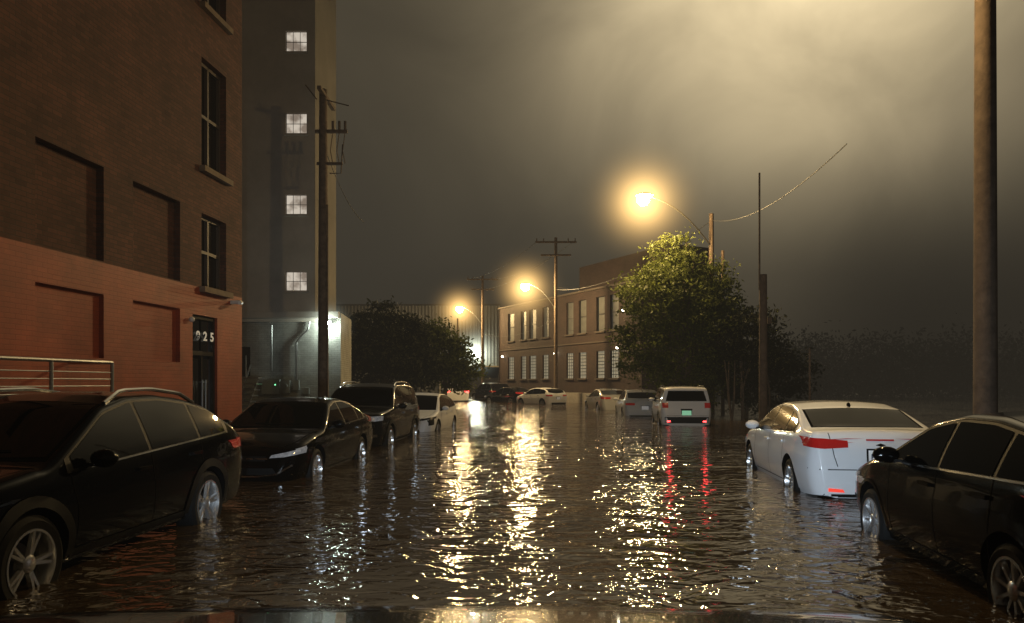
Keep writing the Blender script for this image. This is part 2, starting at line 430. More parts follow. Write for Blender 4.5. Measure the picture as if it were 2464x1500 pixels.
lamp('street_lamp', 3.2, 54, 12.1, .97, 8.5, 6.8, .15, emis('sodium_2', SOD, 1900), .30, cross=True, haloR=5.0, z1=.5)
lamp('street_lamp', -2.8, 70.6, 11.7, -5.0, 8.5, 6.9, .15, emis('sodium_3', SOD, 2200), .32, cross=True, haloR=5.4, z1=.5)
glow_mist(tw, (-6.4, -.4, 3.55), 1.4, HALO_C); glow_mist(ib, (-4.25, -.9, 4.9), 4.8, HALO_C)

up = empty('utility_pole', (-5.87, 23, 0))
mb = MB(); mb.tube([(0, 0, -.5), (0, 0, 5), (0, 0, 10.6)], [.17, .15, .12], 12, 0)
mb.box((.05, .2, 10.4), (.12, 1.8, .1), 0); mb.box((.25, 0, 9.3), (1.0, .08, .1), 0); mb.box((.2, 0, 8.3), (.8, .07, .08), 0)
for x in (.3, .5, .68):
    mb.tube([(x, 0, 9.3), (x, 0, 9.62)], .045, 6, 0); mb.tube([(x, 0, 9.3), (x-.08, 0, 8.7), (x, 0, 8.3)], .014, 5, 0)
mb.tube([(.6, 0, 8.9), (.55, 0, 8.0), (.2, 0, 8.0)], .02, 5, 0); mb.tube([(.15, -.1, 0), (.15, -.1, 7)], .035, 6, 0)
mb.tube([(-.2, 0, 10.3), (-.55, 0, 10.75)], .02, 5, 0); mb.tube([(0, 0, 10.3), (.8, 0, 10.1)], .02, 5, 0)
mb.obj('wooden_pole', [MT['wood']], up, True)
up = empty('utility_pole', (8.15, 24, 0))
mb = MB(); mb.tube([(0, 0, -.5), (0, 0, 5)], [.14, .12], 12, 0); mb.tube([(-.12, 0, 4.5), (-.12, 0, 8.3)], .03, 6, 0)
mb.box((.2, 0, 3.5), (.12, .12, .2), 0)
mb.obj('wooden_pole', [MT['wood']], up, True)
up = empty('sign_post', (8.05, 20, 0)); mb = MB(); mb.tube([(0, 0, -.5), (0, 0, 2.42)], .03, 8, 0); mb.obj('post', [MT['wood']], up)
up = empty('utility_pole', (9.75, 34.2, 0)); mb = MB(); mb.tube([(0, 0, -.5), (0, 0, 7.6)], [.09, .07], 8, 0); mb.obj('wooden_pole', [MT['wood']], up, True)
up = empty('utility_pole', (-5.15, 70, 0)); mb = MB(); mb.tube([(0, 0, -.5), (0, 0, 7.6)], [.12, .08], 8, 0); mb.obj('wooden_pole', [MT['wood']], up, True)

wires = empty('overhead_wires')
mb = MB()
def wire(a, b, sag, r=.012, n=14):
    a = Vector(a); b = Vector(b)
    pts = [a.lerp(b, k/n)-Vector((0, 0, sag*4*(k/n)*(1-k/n))) for k in range(n+1)]
    mb.tube(pts, r, 4, 0, False)
wire((8.98, 33.3, 8.8), (8.15, 18.0, 7.3), .6)
wire((8.98, 33.3, 8.8), (3.2, 54, 8.3), .9); wire((3.2, 54, 8.5), (8.5, 51, 8.1), .3); wire((3.2, 54, 5.6), (8.0, 52, 5.8), .5)
wire((3.2, 54, 10.9), (-2.8, 70.6, 10.4), .5); wire((4.5, 54, 11.8), (-1.5, 70.6, 11.4), .5); wire((1.8, 54, 11.8), (-4.1, 70.6, 11.4), .5)
wire((-2.8, 70.6, 7), (-1.2, 70.7, 5), .3)
wire((-5.9, 23, 9.0), (-6.0, 30, 8), .4); wire((3.2, 54, 6.2), (-2.8, 70.6, 6.2), .7)
mb.obj('cables', [MT['wire']], wires)

# ------------------------------------------------------------------ trees
def leafmat(name, col):
    m, nt, b = newmat(name); N = nt.nodes; L = nt.links
    b.inputs['Roughness'].default_value = .6; b.inputs['Specular IOR Level'].default_value = .25
    tc = N.new('ShaderNodeTexCoord'); n = N.new('ShaderNodeTexNoise'); n.inputs['Scale'].default_value = 1.5; n.inputs['Detail'].default_value = 5
    L.new(tc.outputs['Object'], n.inputs['Vector']); r = N.new('ShaderNodeValToRGB')
    r.color_ramp.elements[0].position = .3; r.color_ramp.elements[1].position = .7
    r.color_ramp.elements[0].color = (*[c*.5 for c in col], 1); r.color_ramp.elements[1].color = (*[c*1.4 for c in col], 1)
    L.new(n.outputs['Fac'], r.inputs['Fac']); L.new(r.outputs['Color'], b.inputs['Base Color'])
    t = N.new('ShaderNodeBsdfTranslucent'); L.new(r.outputs['Color'], t.inputs[0]); mx = N.new('ShaderNodeMixShader'); mx.inputs[0].default_value = .4
    L.new(b.outputs[0], mx.inputs[1]); L.new(t.outputs[0], mx.inputs[2]); L.new(mx.outputs[0], N['Material Output'].inputs[0]); return m
LEAF = leafmat('leaves', (.10, .12, .028)); LEAFM = leafmat('leaves_mid', (.08, .095, .025)); LEAFD = leafmat('leaves_dark', (.03, .034, .018)); LEAFF = leafmat('leaves_far', (.008, .008, .006)); BARK = M('bark', (.11, .08, .055), .9, var=.3, vscale=8, bump=.01)
def leafmesh(rng, blobs, nclump, per, spread, size):
    P = []
    w = np.array([b[3]*b[4]*b[5] for b in blobs]); w = w/w.sum()
    for _ in range(nclump):
        b = blobs[rng.choice(len(blobs), p=w)]
        d = rng.normal(size=3); d /= np.linalg.norm(d); r = rng.uniform(.2, 1)**.45*rng.uniform(.85, 1.25)
        c = np.array(b[:3])+d*r*np.array(b[3:6])
        k = int(per*rng.uniform(.3, 1.6)); sp = spread*rng.uniform(.45, 1.3)
        P.append(c+rng.normal(size=(k, 3))*np.array([sp, sp, sp*.5]))
    P = np.concatenate(P); P = P[P[:, 2] > .05]; n = len(P)
    a = rng.normal(size=(n, 3)); a /= np.linalg.norm(a, axis=1)[:, None]
    t = rng.normal(size=(n, 3)); t -= (t*a).sum(1)[:, None]*a; t /= np.linalg.norm(t, axis=1)[:, None]
    s = size*rng.uniform(.6, 1.4, size=(n, 1))
    V = np.stack([P-a*s, P+t*s*.45, P+a*s, P-t*s*.45], 1).reshape(-1, 3)
    F = np.arange(n*4).reshape(-1, 4)
    return V, F
def tree(name, x, y, trunk, blobs, nclump, per, size, mat, seed, stems=0, spread=.33):
    rng = np.random.default_rng(seed); e = empty(name, (x, y, 0))
    V, F = leafmesh(rng, blobs, nclump, per, spread, size)
    me = bpy.data.meshes.new('foliage'); me.from_pydata(V.tolist(), [], F.tolist()); me.materials.append(mat)
    o = bpy.data.objects.new('foliage', me); COL.objects.link(o); o.parent = e
    mb = MB()
    top = max(b[2] for b in blobs)
    mb.tube([(0, 0, -.5), (.05, 0, top*.35), (-.08, .05, top*.7), (0, 0, top)], [trunk, trunk*.8, trunk*.5, trunk*.15], 10, 0)
    for k in range(stems):
        sx = rng.uniform(-1.4, .6); mb.tube([(sx, -1.4, -.4), (sx+rng.uniform(-.2, .2), -1.3, 1.0), (sx+rng.uniform(-.5, .5), -1.0, 2.4)], [.05, .04, .02], 6, 0)
    for b in blobs:
        for k in range(4):
            tx = b[0]+b[3]*rng.uniform(-.8, .8); ty = b[1]+b[4]*rng.uniform(-.8, .8); tz = b[2]+b[5]*rng.uniform(-.2, .8)
            z0 = max(.4, b[2]*rng.uniform(.3, .7))
            mb.tube([(0, 0, z0), (tx*.4, ty*.4, (z0+tz)/2+.1), (tx, ty, tz)], [trunk*.4, trunk*.22, trunk*.06], 6, 0)
    mb.obj('trunk_and_limbs', [BARK], e, True)
tree('street_tree', 7.5, 32, .16, [(-.6, -.2, 6.8, 1.0, 1.2, 1.2), (-1.5, -.2, 5.0, 1.3, 1.5, 1.5), (.4, 0, 5.2, 1.4, 1.6, 1.6), (1.3, 0, 4.4, 1.2, 1.4, 1.5), (-1.9, -.3, 2.9, 1.1, 1.3, 1.2), (-.2, .2, 2.2, 1.7, 1.5, 1.6), (1.4, 0, 2.8, 1.2, 1.2, 1.6)], 620, 52, .085, LEAF, 3, spread=.30)
tree('street_tree', -7.3, 42, .17, [(0, 0, 3.9, 2.2, 2, 2.0), (-1.2, 0, 2.6, 1.5, 1.5, 1.5), (1.6, 0, 2.6, 1.6, 1.5, 1.4)], 330, 55, .13, LEAFD, 5)
tree('street_tree', -4.1, 45, .14, [(0, 0, 3.0, 1.9, 1.8, 1.5), (-1.2, 0, 3.6, 1.5, 1.5, 1.6), (.9, 0, 2.0, 1.2, 1.3, 1.0)], 280, 55, .12, LEAFM, 6)
tree('street_tree', 9.8, 31, .1, [(0, 0, 2.6, 1.3, 1.5, 2.0), (1.5, .5, 1.7, 1.4, 1.2, 1.6)], 190, 50, .10, LEAFD, 9, stems=9)
rng = np.random.default_rng(11)
blobs = [(x, rng.uniform(72, 86), rng.uniform(1.0, 3.6), 5.5, 4, 3.6) for x in np.linspace(16, 100, 44)]
V, F = leafmesh(rng, blobs, 2600, 44, 1.5, .2)
me = bpy.data.meshes.new('foliage'); me.from_pydata(V.tolist(), [], F.tolist()); me.materials.append(LEAFF)
tl = empty('distant_tree_line'); o = bpy.data.objects.new('foliage', me); COL.objects.link(o); o.parent = tl

# ------------------------------------------------------------------ cars
def paint(name, col, rough=.3, wet=.00025, base_spec=.2, coat=1):
    return M(name, col, rough, bump=wet, bscale=60, coat=coat, spec=base_spec)
PB = paint('paint_black', (.0015, .0015, .0018), .16, .0004, .06, .4); PG = paint('paint_charcoal', (.006, .0055, .0055), .2, .0005, .12, .55); PW = paint('paint_white', (.80, .81, .82)); PS = paint('paint_silver', (.42, .42, .40))
GL = M('car_glass', (.002, .002, .002), .03, spec=.22)
CH = M('chrome', (.75, .75, .73), .14, metal=1)
RIM = M('alloy_rim', (.62, .62, .62), .25, metal=.85)
TYRE = M('tyre', (.008, .008, .008), .7, bump=.002, bscale=60, spec=.15)
WELL = M('wheel_well', (.003, .003, .003), .9, spec=.05)
TRIM = M('plastic_trim', (.006, .006, .006), .5, spec=.2)
HL = M('headlight_glass', (.4, .41, .42), .12, metal=.4, coat=1, var=.7, vscale=16, em=(.85, .9, 1), es=.07)  # parked headlights are off; faint emission stands in for light they catch
TLO = M('tail_light_off_glow', (.35, .012, .012), .15, em=(1, .04, .03), es=.07, coat=1)  # lamp is off; weak emission imitates headlights shining on the red lens
TLX = emis('tail_light_lit', (1, .06, .05), 18); TLR = emis('reflector_red_glow', (1, .08, .05), 1.0); TLJ = emis('fog_light_red', (1, .05, .05), 9)  # bumper reflector is pure emission in place of headlights bouncing back
PLATE = M('plate_white', (.8, .8, .78), .4, em=(1, 1, 1), es=.12); PLG = M('plate_green', (.35, .7, .5), .4, em=(.4, 1, .6), es=.4)  # plate emission stands in for the retroreflected headlamp beam
PTXT = M('plate_letters', (.03, .05, .12), .5)
WLIT = emis('white_marker_lit', (1, .9, .8), 5)
DISC = M('brake_disc', (.08, .075, .07), .4, metal=.8)

def interp(p, x):
    if x <= p[0][0]: return p[0][1]
    for (a, b), (c, d) in zip(p, p[1:]):
        if x <= c: return b+(d-b)*(x-a)/(c-a) if c > a else d
    return p[-1][1]
BODYP = [(0, .90), (.18, .955), (.4, .995), (.6, 1.0), (.72, .992), (.80, .975), (.9, .972), (1, .95)]

def make_car(name, F, heading, away, depth, T, W, H, wb, foh, pt, belt=(.90, 1.0), clear=.2, R=.335, rk=.69,
             win=None, ws=None, rw=None, head=None, tail=None, suv=False, rails=None, lit=False, spokes=5, lod=1, plate=None, extra=None, cut=None):
    L = T[-1][0]
    d = Vector((math.sin(heading), math.cos(heading)))
    ax = -d if away else d
    e = empty(name, (F[0], F[1], -depth), math.atan2(ax.y, ax.x))
    def sT(x):
        return sum(interp(T, x+k*.016) for k in range(-4, 5))/9 if .08 < x < L-.08 else interp(T, x)
    def bl(x): return belt[0]+(belt[1]-belt[0])*min(1, max(0, (x-1.0)/(L-1.6)))
    def plan(x):
        w = 1.0
        a = .95
        if x < a: w -= .15*((a-x)/a)**2.2
        if x < .3: w -= .13*((.3-x)/.3)**2.5
        b = L-x
        if b < .85: w -= .09*((.85-b)/.85)**2.2
        if b < .25: w -= .12*((.25-b)/.25)**2.5
        return w*W/2
    def half(x, z):
        b = bl(x)
        if z <= b: f = interp(BODYP, (z-clear)/(b-clear))
        else:
            g = (z-b)/(H-b); f = .95-(.95-rk)*g**1.15
        return plan(x)*f
    xs = [0, .01, .025, .045, .07, .1, .14, .19, .25]
    x = .31; Lc = cut or L
    while x < Lc-.25: xs.append(x); x += .055
    xs += [Lc-k for k in (.22, .17, .13, .095, .065, .04, .02, .008, 0)] if not cut else [Lc]
    mb = MB(); rings = []
    NS, NC, NT = 16, 5, 6
    for x in xs:
        t = sT(x); z0 = clear+.06*max(0, (x-L+.7)/.7)+.03*max(0, (.5-x)/.5)
        r = min(.085, .25*(t-z0)); cr = .018 if x < 1.1 or x > L-.5 else .03
        cr = min(cr, r*.4)
        half_ = [(0, z0), (half(x, z0)*.85, z0)]
        for k in range(NS):
            z = z0+.03+(t-r-z0-.03)*k/(NS-1); half_.append((half(x, z), z))
        ys = half(x, t-r); ye = max(.05, ys-1.25*r)
        for k in range(1, NC+1):
            a = math.pi/2*k/NC; half_.append((ye+(ys-ye)*math.cos(a), t-r+(r-cr)*math.sin(a)))
        for k in range(1, NT+1):
            y = ye*(1-k/NT); half_.append((y, t-cr*(y/ye)**2))
        ring = [(x, y, z) for y, z in half_] + [(x, -y, z) for y, z in half_[-2:0:-1]]
        rings.append(ring)
    n = len(rings[0])
    for rg in rings: mb.v += rg
    for i in range(len(rings)-1):
        for j in range(n):
            j2 = (j+1) % n
            mb.f.append((i*n+j, i*n+j2, (i+1)*n+j2, (i+1)*n+j)[::-1]); mb.m.append(0)
    mb.f.append(tuple(range(n))); mb.m.append(0)
    e0 = (len(rings)-1)*n
    mb.f.append(tuple(range(e0, e0+n))[::-1]); mb.m.append(0)
    bvh = BVHTree.FromPolygons([Vector(v) for v in mb.v], mb.f)
    body = mb.obj('body', [pt, WELL], e)
    bm = bmesh.new(); bm.from_mesh(body.data); bmesh.ops.recalc_face_normals(bm, faces=bm.faces); bm.to_mesh(body.data); bm.free()
    axles = [foh, foh+wb] if not cut else []
    RA = R*1.17
    if axles:
        cb = MB()
        for a in axles:
            for s in (1, -1):
                i0 = len(cb.v); k = 36
                for yy in (.52*s*W/1.8, 1.3*s):
                    for j in range(k):
                        an = 2*math.pi*j/k; cb.v.append((a+RA*math.cos(an), yy, R+.01+RA*math.sin(an)))
                for j in range(k):
                    j2 = (j+1) % k; cb.f.append((i0+j, i0+j2, i0+k+j2, i0+k+j)); cb.m.append(0)
                cb.f.append(tuple(i0+j for j in range(k))[::-1]); cb.m.append(0)
                cb.f.append(tuple(i0+k+j for j in range(k))); cb.m.append(0)
        co = cb.obj('cut_tmp', [WELL], e)
        bm = bmesh.new(); bm.from_mesh(co.data); bmesh.ops.recalc_face_normals(bm, faces=bm.faces); bm.to_mesh(co.data); bm.free()
        md = body.modifiers.new('b', 'BOOLEAN'); md.operation = 'DIFFERENCE'; md.object = co; md.solver = 'EXACT'
        bpy.context.view_layer.update()
        dg = bpy.context.evaluated_depsgraph_get()
        nm = bpy.data.meshes.new_from_object(body.evaluated_get(dg))
        body.modifiers.clear(); body.data = nm
        bpy.data.objects.remove(co)
        nm.materials.clear(); nm.materials.append(pt); nm.materials.append(WELL)
        for p in nm.polygons:
            c = p.center; p.material_index = 0
            for a in axles:
                if math.hypot(c.x-a, c.z-R-.01) < RA*1.002: p.material_index = 1
    me = body.data
    me.polygons.foreach_set('use_smooth', [True]*len(me.polygons)); me.set_sharp_from_angle(angle=math.radians(38))

    det = MB()
    mats = [GL, CH, TRIM, HL, TLX if lit else TLO, PLATE, WELL, pt, TLR, WLIT, PLG, TLJ]
    def cast(p, mode, s=1):
        a, b = p
        if mode == 'side': o = Vector((a, 2*s, b)); dr = Vector((0, -s, 0))
        elif mode == 'front': o = Vector((-2, a, b)); dr = Vector((1, 0, 0))
        elif mode == 'rear': o = Vector((L+2, a, b)); dr = Vector((-1, 0, 0))
        else: o = Vector((a, b, 4)); dr = Vector((0, 0, -1))
        loc, nn, _, _ = bvh.ray_cast(o, dr)
        if loc is None: return None
        if nn.dot(dr) > 0: nn = -nn
        return loc, nn
    def resamp(pl, n_):
        ds = [0]
        for a, b in zip(pl, pl[1:]): ds.append(ds[-1]+math.hypot(b[0]-a[0], b[1]-a[1]))
        out = []
        for k in range(n_+1):
            t = ds[-1]*k/n_
            for i in range(len(pl)-1):
                if t <= ds[i+1]+1e-9:
                    u = (t-ds[i])/max(1e-9, ds[i+1]-ds[i]); out.append((pl[i][0]+(pl[i+1][0]-pl[i][0])*u, pl[i][1]+(pl[i+1][1]-pl[i][1])*u)); break
        return out
    def patch(A, B, mode, mi, s=1, n_=14, m_=6, off=.004, flip=False):
        A = resamp(A, n_); B = resamp(B, n_); i0 = len(det.v); ok = []
        for j in range(m_+1):
            for k in range(n_+1):
                p = (A[k][0]+(B[k][0]-A[k][0])*j/m_, A[k][1]+(B[k][1]-A[k][1])*j/m_)
                h = cast(p, mode, s)
                if h is None: det.v.append((0, 0, 0)); ok.append(False)
                else: q = h[0]+h[1]*off; det.v.append(tuple(q)); ok.append(True)
        for j in range(m_):
            for k in range(n_):
                q = [j*(n_+1)+k, j*(n_+1)+k+1, (j+1)*(n_+1)+k+1, (j+1)*(n_+1)+k]
                if all(ok[i] for i in q): det.f.append(tuple(i0+i for i in q)); det.m.append(mi)
    def line(pl, mode, mi, w=.01, s=1, off=.003, n_=16):
        A = []; B = []
        P = resamp(pl, n_)
        for k, p in enumerate(P):
            a = P[max(0, k-1)]; b = P[min(n_, k+1)]; dx, dy = b[0]-a[0], b[1]-a[1]; l = math.hypot(dx, dy) or 1
            A.append((p[0]-dy/l*w/2, p[1]+dx/l*w/2)); B.append((p[0]+dy/l*w/2, p[1]-dx/l*w/2))
        i0 = len(det.v); ok = []
        for row in (A, B):
            for p in row:
                h = cast(p, mode, s)
                if h is None: det.v.append((0, 0, 0)); ok.append(False)
                else: det.v.append(tuple(h[0]+h[1]*off)); ok.append(True)
        for k in range(n_):
            q = [k, k+1, n_+2+k, n_+1+k]
            if all(ok[i] for i in q): det.f.append(tuple(i0+i for i in q)); det.m.append(mi)
    if cut:
        patch([(-.6, .5), (.6, .5)], [(-.5, .7), (.5, .7)], 'front', 2)
        for s in (1, -1): patch([(.5*s, .62), (.72*s, .64)], [(.5*s, .76), (.74*s, .78)], 'front', 3)
        line([(.12, -.72), (.09, 0), (.12, .72)], 'top', 6, .012, off=.003)
        det.obj('details', mats, e, True, 40); return e
    up_ = .095
    for s in (1, -1):
        a, c = win[0], win[-1]
        def wpoly(x0, x1, lo, hi, mi, off):
            xs_ = [x0+(x1-x0)*k/24 for k in range(25)]
            bot = [(x, bl(x)+lo) for x in xs_]; top = [(x, max(sT(x)-hi, bl(x)+lo+.004)) for x in xs_]
            i0 = len(det.v); ok = []
            for j in range(9):
                for (xa, za), (xb, zb) in zip(bot, top):
                    h = cast((xa, za+(zb-za)*j/8), 'side', s)
                    if h is None: det.v.append((0, 0, 0)); ok.append(False)
                    else: det.v.append(tuple(h[0]+h[1]*off)); ok.append(True)
            for j in range(8):
                for k in range(24):
                    q = [j*25+k, j*25+k+1, (j+1)*25+k+1, (j+1)*25+k]
                    if all(ok[i] for i in q): det.f.append(tuple(i0+i for i in q)); det.m.append(mi)
        wpoly(a-.05, c+.05, .0, up_-.02, 2, .003)
        for x0, x1 in zip(win, win[1:]):
            wpoly(x0+.028, x1-.028, .022, up_, 0, .007)
        line([(x, bl(x)+.008) for x in np.linspace(a, c, 12)], 'side', 1, .014, s, .009, 24)
        for i, x in enumerate(win):
            if i == 0:
                line([(x-.02, bl(x)-.01), (x+.02, .7), (x+.02, clear+.12)], 'side', 6, .010, s)
            elif i < len(win)-1:
                line([(x, bl(x)), (x+.01, clear+.12)], 'side', 6, .010, s)
        line([(win[0]+.02, clear+.12), (foh+wb-R*1.25, clear+.12)], 'side', 6, .012, s)
        for x in ([win[1]-.16, min(win[2]-.12, foh+wb-.05)] if len(win) > 2 else [win[1]-.2]):
            h = cast((x, bl(x)-.12), 'side', s)
            if h: det.box((h[0].x, h[0].y+s*.018, h[0].z), (.2, .022, .03), 1 if not lod else 7)
        if lod:
            for a_ in axles:
                pl = [(a_+(RA+.012)*math.cos(t), R+.01+(RA+.012)*math.sin(t)) for t in np.linspace(-.1, math.pi+.1, 22)]
                line(pl, 'side', 2 if suv else 7, .085 if suv else .03, s, .012 if suv else .007, 40)
        if suv: 
            patch([(foh+RA+.02, clear+.02), (foh+wb-RA-.02, clear+.02)], [(foh+RA+.02, clear+.13), (foh+wb-RA-.02, clear+.13)], 'side', 2, s, 12, 2, .01)
        mx = win[0]+.22; h = cast((mx, bl(mx)+.05), 'side', s)
        if h:
            det.ell((h[0].x, h[0].y+s*.14, bl(mx)+.08), (.075, .115, .075), 7, 14, 8)
            det.box((h[0].x+.02, h[0].y+s*.04, bl(mx)+.03), (.06, .1, .03), 2)
    def glassband(x0, x1, f0, f1, mi, off, bow=.06, bow1=.03):
        A = []; B = []
        for k in range(15):
            v = -1+2*k/14
            A.append((x0+bow*v*v*(1 if x0 < L/2 else -1)*1.0, v*f0)); B.append((x1+bow1*v*v*(1 if x0 < L/2 else -1), v*f1))
        patch(A, B, 'top', mi, 1, 14, 10, off)
    x0, x1 = ws; glassband(x0-.04, x1+.03, .88*half(x0, bl(x0)), .93*half(x1, sT(x1)-.05), 6, .003)
    glassband(x0, x1, .85*half(x0, bl(x0)), .90*half(x1, sT(x1)-.05), 0, .006)
    for s in (-1, 1):
        line([(x0+.05, s*.1), (x0+.10, s*.1-.55 if s > 0 else .35)], 'top', 6, .02, 1, .014)
    x0, x1 = rw; 
    if x1-x0 > .18:
        glassband(x1+.02, x0-.02, .84*half(x1, bl(x1)-.02), .92*half(x0, sT(x0)-.05), 6, .003)
        glassband(x1, x0, .80*half(x1, bl(x1)-.02), .88*half(x0, sT(x0)-.05), 0, .006)
        det.ell((x0-.12, 0, sT(x0-.12)+.015), (.07, .018, .04), 6, 10, 6)
    else:
        zt = sT(x0)-.04; zb = sT(x1)
        wv = half(x1-.2, bl(x1)+.1)
        patch([(-wv*.86, zb), (wv*.86, zb)], [(-wv*.74, zt), (wv*.74, zt)], 'rear', 0, 1, 14, 6, .006)
    hw = half(.8, sT(.8)-.08)*.88
    for s in (-1, 1):
        line([(.22, s*hw*.75), (.5, s*hw*.93), (ws[0]-.1, s*hw)], 'top', 6, .009, 1)
    if head:
        for (mode, A, B, mi) in head:
            if mode == 'front':
                for s in ((1, -1) if min(p[0] for p in A) > 0 else (1,)):
                    patch([(p[0]*s, p[1]) for p in A], [(p[0]*s, p[1]) for p in B], 'front', mi, 1, 14, 5, .006)
            elif mode == 'fline': line(A, 'front', mi, B, 1, .008, 30)
            else:
                for s in (1, -1): patch(A, B, 'side', mi, s, 12, 5, .006)
    if tail:
        for (mode, A, B, mi) in tail:
            if mode == 'rear':
                for s in ((1, -1) if min(p[0] for p in A) > 0 else (1,)):
                    patch([(p[0]*s, p[1]) for p in A], [(p[0]*s, p[1]) for p in B], 'rear', mi, 1, 14, 5, .007)
            elif mode == 'rline': line(A, 'rear', mi, B)
            else:
                for s in (1, -1): patch(A, B, 'side', mi, s, 10, 5, .007)
    if plate is not None:
        z, mi = plate; h = cast((0, z), 'rear')
        if h:
            det.box((h[0].x+.006, 0, z), (.012, .36, .20), 6, Matrix.Rotation(-.08, 3, 'Y'))
            det.box((h[0].x+.012, 0, z), (.012, .32, .16), mi, Matrix.Rotation(-.08, 3, 'Y'))
    if rails:
        for s in (1, -1):
            pts = []
            for k in range(14):
                x = rails[0]+(rails[1]-rails[0])*k/13; lift = .05*min(1, 4*min(k, 13-k)/13*1.6)
                pts.append((x, s*(half(x, sT(x)-.085)-.06), sT(x)-.03+lift))
            det.tube(pts, .02, 6, 1)
    det.obj('windows_lights_trim', mats, e, True, 50)
    wm = MB()
    for a in axles:
        for s in (1, -1):
            c = (a, s*(W/2-.235), R)
            ro = R*.70
            wm.lathe_y(c, [(ro-.01, 0), (R-.03, -.0), (R-.004, .03), (R, .06), (R, .16), (R-.012, .2), (R-.05, .222), (ro+.005, .215), (ro, .205)], 36, 0, s)
            wm.lathe_y(c, [(ro, .205), (ro, .218), (ro-.018, .218), (ro-.026, .19), (ro-.04, .08)], 36, 1, s)
            wm.lathe_y(c, [(ro-.035, .06), (0.001, .06)], 24, 2, s)
            wm.lathe_y(c, [(.15, .07), (.15, .085), (0.001, .085)], 24, 3, s)
            wm.lathe_y(c, [(.065, .12), (.065, .195), (.045, .205), (0.001, .207)], 20, 1, s)
            for q in range(spokes):
                an0 = 2*math.pi*q/spokes+.3+a
                for dd in ((-.13, .13) if spokes == 5 else (0,)):
                    p0 = (an0+dd*.4, .05); p1 = (an0+dd, ro-.02)
                    u0 = Vector((math.cos(p0[0])*p0[1], 0, math.sin(p0[0])*p0[1])); u1 = Vector((math.cos(p1[0])*p1[1], 0, math.sin(p1[0])*p1[1]))
                    t = (u1-u0).normalized(); nn = Vector((-t.z, 0, t.x)); i0 = len(wm.v)
                    for (u, w_, y_) in ((u0, .020, .19), (u1, .014, .205)):
                        for (sw, yy) in ((-1, y_-.03), (1, y_-.03), (.7, y_), (-.7, y_)):
                            p = u+nn*w_*sw; wm.v.append((c[0]+p.x, c[1]+s*yy, c[2]+p.z))
                    for f in ((0, 1, 5, 4), (1, 2, 6, 5), (2, 3, 7, 6), (3, 0, 4, 7)):
                        wm.f.append(tuple(i0+k for k in f)); wm.m.append(1)
    wm.obj('wheels', [TYRE, RIM, WELL, DISC], e, True, 35)
    return e

T_SEDAN = [(0, .46), (.03, .58), (.09, .68), (.2, .75), (.45, .83), (.9, .92), (1.38, .98), (2.2, 1.40), (2.55, 1.475), (3.0, 1.48), (3.45, 1.41), (4.25, 1.12), (4.72, 1.06), (4.80, .98), (4.86, .75), (4.88, .55)]
T_COMP = [(0, .46), (.03, .6), (.1, .72), (.3, .82), (.7, .92), (1.1, 1.0), (1.95, 1.40), (2.35, 1.465), (2.9, 1.455), (3.35, 1.385), (4.08, 1.13), (4.40, 1.115), (4.45, 1.05), (4.50, .86), (4.535, .62), (4.54, .5)]
T_SUV1 = [(0, .55), (.03, .72), (.1, .84), (.3, .93), (.7, 1.00), (1.2, 1.06), (2.05, 1.48), (2.5, 1.57), (3.0, 1.58), (3.5, 1.53), (3.9, 1.44), (4.46, 1.13), (4.62, 1.05), (4.68, .93), (4.73, .72), (4.74, .6)]
T_SUV2 = [(0, .6), (.02, .9), (.08, 1.0), (.25, 1.06), (.8, 1.12), (1.3, 1.17), (1.95, 1.64), (2.35, 1.74), (3.2, 1.76), (4.2, 1.70), (4.4, 1.62), (4.6, 1.12), (4.68, .95), (4.7, .6)]
T_JEEP = [(0, .6), (.02, .95), (.07, 1.06), (.25, 1.10), (1.15, 1.15), (1.6, 1.58), (1.9, 1.68), (2.6, 1.69), (3.85, 1.66), (3.98, 1.60), (4.10, 1.14), (4.16, 1.0), (4.2, .75), (4.23, .7), (4.232, .5)]
T_HATCH = [(0, .46), (.03, .6), (.1, .7), (.3, .82), (.7, .93), (1.05, 1.0), (1.85, 1.38), (2.3, 1.46), (2.8, 1.46), (3.5, 1.38), (3.85, 1.25), (4.05, 1.0), (4.15, .8), (4.2, .6)]
T_EV = [(0, .5), (.03, .66), (.1, .8), (.3, .88), (.8, .97), (1.15, 1.03), (2.0, 1.48), (2.5, 1.58), (3.2, 1.56), (3.8, 1.44), (4.35, 1.15), (4.5, 1.05), (4.6, .8), (4.65, .6)]

H_SEDAN = [('front', [(.48, .605), (.70, .62), (.90, .66)], [(.50, .645), (.70, .685), (.90, .73)], 3), ('side', [(.2, .68), (.5, .73)], [(.24, .73), (.5, .765)], 3),
           ('front', [(-.42, .56), (.42, .56)], [(-.43, .63), (.43, .63)], 2), ('front', [(-.62, .36), (.62, .36)], [(-.55, .46), (.55, .46)], 2),
           ('fline', [(-.80, .50), (-.60, .37), (-.3, .335), (.3, .335), (.60, .37), (.80, .50)], .022, 1),
           ('front', [(-.45, .585), (.45, .585)], [(-.45, .602), (.45, .602)], 1)]
H_SUV = [('front', [(.5, .86), (.88, .87)], [(.5, .96), (.88, .98)], 3), ('front', [(-.48, .62), (.48, .62)], [(-.48, .95), (.48, .95)], 2), ('front', [(-.6, .36), (.6, .36)], [(-.55, .5), (.55, .5)], 2),
         ('front', [(-.5, .78), (.5, .78)], [(-.5, .81), (.5, .81)], 1), ('side', [(.04, .86), (.35, .88)], [(.06, .96), (.35, .98)], 3), ('front', [(.6, .5), (.8, .5)], [(.6, .56), (.8, .56)], 1)]
H_SUVB = [('front', [(.5, .76), (.88, .80)], [(.5, .82), (.88, .87)], 3), ('front', [(-.48, .5), (.48, .5)], [(-.48, .8), (.48, .8)], 2), ('side', [(.1, .78), (.45, .84)], [(.14, .84), (.5, .90)], 3)]
